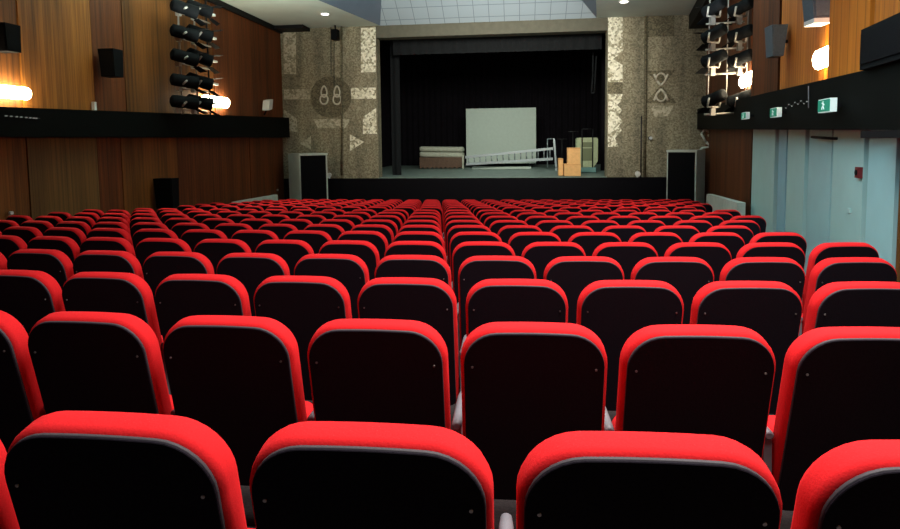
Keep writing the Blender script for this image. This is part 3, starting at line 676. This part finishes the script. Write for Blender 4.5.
# ---------------------------------------------------------------- racks of stage spotlights
def spotlight(root_loc, aim, scale, label, group, bar_off):
    t = tag(empty('stage_spotlight', root_loc), label, 'spotlight', group)
    d = Vector(aim).normalized(); L = .46*scale; r = .115*scale
    s0 = -d*L*.5; n = 14; a = d.orthogonal().normalized(); c = d.cross(a); rings = []
    for f, e in ((0, .55), (.06, .95), (.35, 1), (.6, .92), (.62, 1.02), (.95, 1.05), (1, 1.12)):
        rings.append([s0+d*L*f+a*(r*e*math.cos(2*math.pi*i/n))+c*(r*e*math.sin(2*math.pi*i/n)) for i in range(n)])
    k = MB(); k.loft(rings); k.build('lamp_body', M['spk'], t)
    k = MB(); k.tube(s0+d*L*.99, s0+d*L*1.015, r*.95, n=14); k.build('lens', M['glass'], t)
    sd = d.cross(Vector((0, 0, 1))).normalized(); bo = Vector(bar_off)
    k = MB(); k.path([sd*(r*1.25), sd*(r*1.25)+bo*.55, -sd*(r*1.25)+bo*.55, -sd*(r*1.25)], .018*scale, 6); k.build('yoke', M['steel'], t)
    k = MB(); k.box(tuple(bo*.78-Vector((.04, .04, .09))*scale), tuple(bo*.78+Vector((.04, .04, .09))*scale)); k.build('clamp', M['steel'], t)
    # barn door flap
    e = s0+d*L*1.02; up = sd.cross(d).normalized()
    for q_, lab in ((-1, 0), (1, 1)):
        k = MB(); b0 = e+up*(q_*r*1.05); tip = b0+d*.16*scale+up*(q_*.06*scale)
        k.prism([b0-sd*r*.9, b0+sd*r*.9, tip+sd*r*1.1, tip-sd*r*1.1], up*.006); k.build('barn_door', M['spk'], t)
    return t
# left rack
XK = XL+.55
yk0, yk1 = at_left(176, 60, XK).y, at_left(211, 60, XK).y
t = tag(empty('lamp_rack', (XK, (yk0+yk1)/2, EYE+.7)), 'tall steel rack of black spotlights on the left wood wall', 'rack')
o = t.location.copy(); zr1 = ZC-.05
for yy in (yk0+.25, (yk0+yk1)/2+.15, yk1-.05):
    k = MB(); k.tube(Vector((XK-.05, yy, lt(yy)-.02))-o, Vector((XK-.05, yy, zr1))-o, .022); k.build('upright', M['dark'] if yy > yk1-.2 else M['steel'], t)
tiers = [(8.5, .0), (33, .0), (57, 0), (81, 0), (102, 0)]
ordn = ['topmost', 'second highest', 'middle', 'second lowest', 'lowest']
for i, (py, _) in enumerate(tiers):
    zz = at_left(193, py+9, XK).z
    k = MB(); k.tube(Vector((XK-.02, yk0, zz))-o, Vector((XK-.02, yk1+.05, zz+.02))-o, .02); k.build('crossbar', M['steel'], t)
    k = MB(); yy = yk1-.02; k.box(Vector((XK+.02, yy-.16, zz+.20))-o, Vector((XK+.10, yy+.16, zz+.25))-o); k.build('crossbar_end', M['white'], t)
    for j, px in enumerate((184, 199)):
        p = at_left(px, py, XK+.18)
        ax = ((.62, .75, -.14), (.72, .68, -.20))[j]
        spotlight(p, (ax[0]+random.uniform(-.15, .15), ax[1], ax[2]+random.uniform(-.08, .08)), 1.25,
                  'black spotlight on left rack, %s tier, %s the stage' % (ordn[i], ('away from', 'nearer')[j]), 'spotlights on the left rack', (-.18, .0, zz-p.z))
# right rack
DK = 13.35
xk0, xk1 = at(706, 60, DK).x, at(751, 60, DK).x
t = tag(empty('lamp_rack', ((xk0+xk1)/2, DK, EYE+.7)), 'tall steel rack of black spotlights in right corner by stage', 'rack')
o = t.location.copy()
for xx in (xk0+.08, (xk0+xk1)/2, xk1-.05):
    k = MB(); zb_ = rt_(DK)-.02 if xx > wr(DK, .3) else at(706, 105, DK).z
    k.tube(Vector((xx, DK+.08, zb_))-o, Vector((xx, DK+.08, ZC-.46))-o, .014); k.build('upright', M['steel'], t)
tiers = [(9, 0), (35, 0), (60, 0), (100, 0)]
ordn = ['top', 'second', 'third', 'bottom']
for i, (py, _) in enumerate(tiers):
    zz = at(730, py+14, DK).z
    k = MB(); k.tube(Vector((xk0, DK+.05, zz))-o, Vector((wr(DK, .12), DK+.05, zz+.03))-o, .022); k.build('crossbar', M['steel'], t)
    for j, px in enumerate((715, 742)):
        p = at(px, py-2, DK-.12)
        ax = ((-.45, .86, -.20), (-.50, .84, -.20))[j]
        spotlight(p, (ax[0], ax[1]+random.uniform(-.15, .15), ax[2]+random.uniform(-.08, .08)), 1.12,
                  'black spotlight on right rack, %s tier, %s the mosaic wall' % (ordn[i], ('next to', 'away from')[j]), 'spotlights on the right rack', (0, .17, zz-p.z))

# ---------------------------------------------------------------- theatre seats
TILT = math.radians(12); T = .075
CT, ST = math.cos(TILT), math.sin(TILT)
ZREF = SEAT_H-.17
def bk(u, v, t):
    """back frame: u across, v up along the reclined back (0 at ZREF), t towards the stage"""
    return (u, -v*ST + t*CT, ZREF + v*CT + t*ST)
VT, VB = .162, -.55
def ring(inset, t, hw=.256, rt=.125, rb=.05, crown=.010, vb=VB):
    return [bk(u, v, t) for u, v in rounded(hw, vb, VT, rt, rb, inset, crown)]
def seat_parts():
    P = {}
    k = MB(); k.loft([ring(.016, -.002), ring(.003, .006), ring(0, .018), ring(0, T-.022), ring(.006, T-.008), ring(.02, T), ring(.06, T+.012), ring(.12, T+.018)]); P['back_cushion'] = (k, 'red')
    k = MB(); k.loft([ring(.011, -.0075, hw=.252), ring(.0095, -.0065, hw=.252), ring(.0095, -.0005, hw=.252), ring(.012, .0015, hw=.252)]); P['edge_trim'] = (k, 'trimg')
    k = MB(); k.loft([ring(.0125, -.0125, hw=.252), ring(.0108, -.0110, hw=.252), ring(.0108, -.006, hw=.252)], sm=False); P['back_panel'] = (k, 'black')
    for s_ in (-1, 1):
        k = MB(); k.tube(bk(s_*.213, .030, -.012), bk(s_*.213, .030, -.0155), .0042, n=10); P['screw%d' % s_] = (k, 'screw')
    # tipped-up seat
    k = MB(); rings = []
    for ins, t in ((.02, .0), (.004, .008), (0, .03), (0, .085), (.012, .105), (.04, .115)):
        rings.append([(u, .20+t+(v)*.16, .36+v) for u, v in rounded(.235, -.20, .10, .06, .05, ins, .004)])
    k.loft(rings); P['seat_cushion'] = (k, 'red')
    k = MB(); k.loft([[(u, .315+t+v*.16, .36+v) for u, v in rounded(.228, -.19, .085, .05, .05, ins)] for ins, t in ((0, 0), (.01, .018))]); P['seat_pan'] = (k, 'dark')
    def arm(s_):
        c = s_*PITCHX/2
        a = MB(); a.loft([[(c+.020*e*math.cos(q), y, .485+.018*e*math.sin(q)) for q in [2*math.pi*i/10 for i in range(10)]] for y, e in ((.085, .6), (.09, .95), (.12, 1), (.33, 1), (.37, .8), (.38, .4))])
        b_ = MB(); b_.hexa([(c-.014, .08, .03), (c+.014, .08, .03), (c+.014, .26, .03), (c-.014, .26, .03), (c-.014, .095, .475), (c+.014, .095, .475), (c+.014, .33, .475), (c-.014, .33, .475)])
        f = MB(); f.box((c-.03, .03, 0), (c+.03, .32, .03))
        return a, b_, f
    a, b_, f = arm(1); P['armrest'] = (a, 'grey'); P['standard'] = (b_, 'grey'); P['foot'] = (f, 'dark')
    a, b_, f = arm(-1); P['armrestL'] = (a, 'grey'); P['standardL'] = (b_, 'grey'); P['footL'] = (f, 'dark')
    return P
MESH = {}
for nm, (k, mt) in seat_parts().items():
    o = k.build('tmp', M[mt]); MESH[nm] = o.data; bpy.data.objects.remove(o)
    MESH[nm].name = nm.rstrip('L-1') if nm.startswith(('screw', 'arm', 'stand', 'foot')) else nm
def add(nm, mesh, parent):
    o = bpy.data.objects.new(nm, MESH[mesh]); o.parent = parent; COL.objects.link(o); return o
MESH_NAME = lambda s_: s_
ORD = ['', 'first', 'second', 'third', 'fourth', 'fifth', 'sixth', 'seventh', 'eighth', 'ninth', 'tenth', 'eleventh', 'twelfth', 'thirteenth',
       'fourteenth', 'fifteenth', 'sixteenth', 'seventeenth', 'eighteenth', 'nineteenth', 'twentieth', 'twenty-first', 'twenty-second', 'twenty-third', 'twenty-fourth', 'twenty-fifth', 'twenty-sixth', 'twenty-seventh', 'twenty-eighth']
def place(row, i):
    x = OFF[row]+(i+.5)*PITCHX; y = ROWD[row]+CURV*(x-CX)**2
    return x, y, math.atan(2*CURV*(x-CX))
def px_of(p):
    d = Vector(p)-Vector((0, 0, EYE)); return 450+FPX*d.dot(RV)/d.dot(FV)
LAST = {1: 1, 2: 2, 3: 4, 4: 4, 5: 5, 6: 5}
rights = {7: 2.45, 8: 2.8, 9: 3.15, 10: 3.3, 11: 3.45, 12: 3.75, 13: 3.95, 14: 4.15, 15: 4.35, 16: 4.4, 17: 4.6, 18: 4.85}
count = 0
for row in range(1, 19):
    idx = []
    for i in range(-24, 16):
        x, y, rz = place(row, i)
        if x < (-7.75 if row < 15 else -7.5): continue
        if px_of((x+.3, y, EYE+ztop(y))) < -110 or px_of((x-.3, y, EYE+ztop(y))) > 915: continue
        if row in LAST and i > LAST[row]: continue
        if row in rights and x+.26 > rights[row]+.28: continue
        idx.append(i)
    for n, i in enumerate(reversed(idx), 1):
        x, y, rz = place(row, i); count += 1
        t = empty('theatre_seat', (x, y, floor_z(y)), rz)
        if row <= 2: lab = 'red theatre seat with black back, %s, %s from the %s end' % (('nearest row', 'second nearest row')[row-1], ORD[n], 'blue wall')
        elif row <= 11: lab = 'red theatre seat with black back, %s row from camera, %s from blue wall end' % (ORD[row], ORD[n])
        else: lab = 'small red theatre seat beyond cross aisle, %s row after it, %s from blue wall end' % (ORD[row-11], ORD[n])
        tag(t, lab, 'seat', 'red theatre seats in rows facing the stage')
        add('back_cushion', 'back_cushion', t)
        bp = add('back_panel', 'back_panel', t)
        if row <= 11: add('seat_cushion', 'seat_cushion', t)
        if row <= 4:
            add('edge_trim', 'edge_trim', t)
        if row <= 7:
            add('seat_pan', 'seat_pan', t)
        if row <= 4:
            add('screw', 'screw-1', bp); add('screw', 'screw1', bp)
        if row <= 7 or n == 1:
            add('armrest', 'armrest', t)
        s_ = add('standard', 'standard', t)
        if row <= 7: add('foot', 'foot', s_)
        if i == idx[0]:
            s_ = add('standard', 'standardL', t)
            if row <= 7: add('armrest', 'armrestL', t); add('foot', 'footL', s_)
print('SEATS', count)
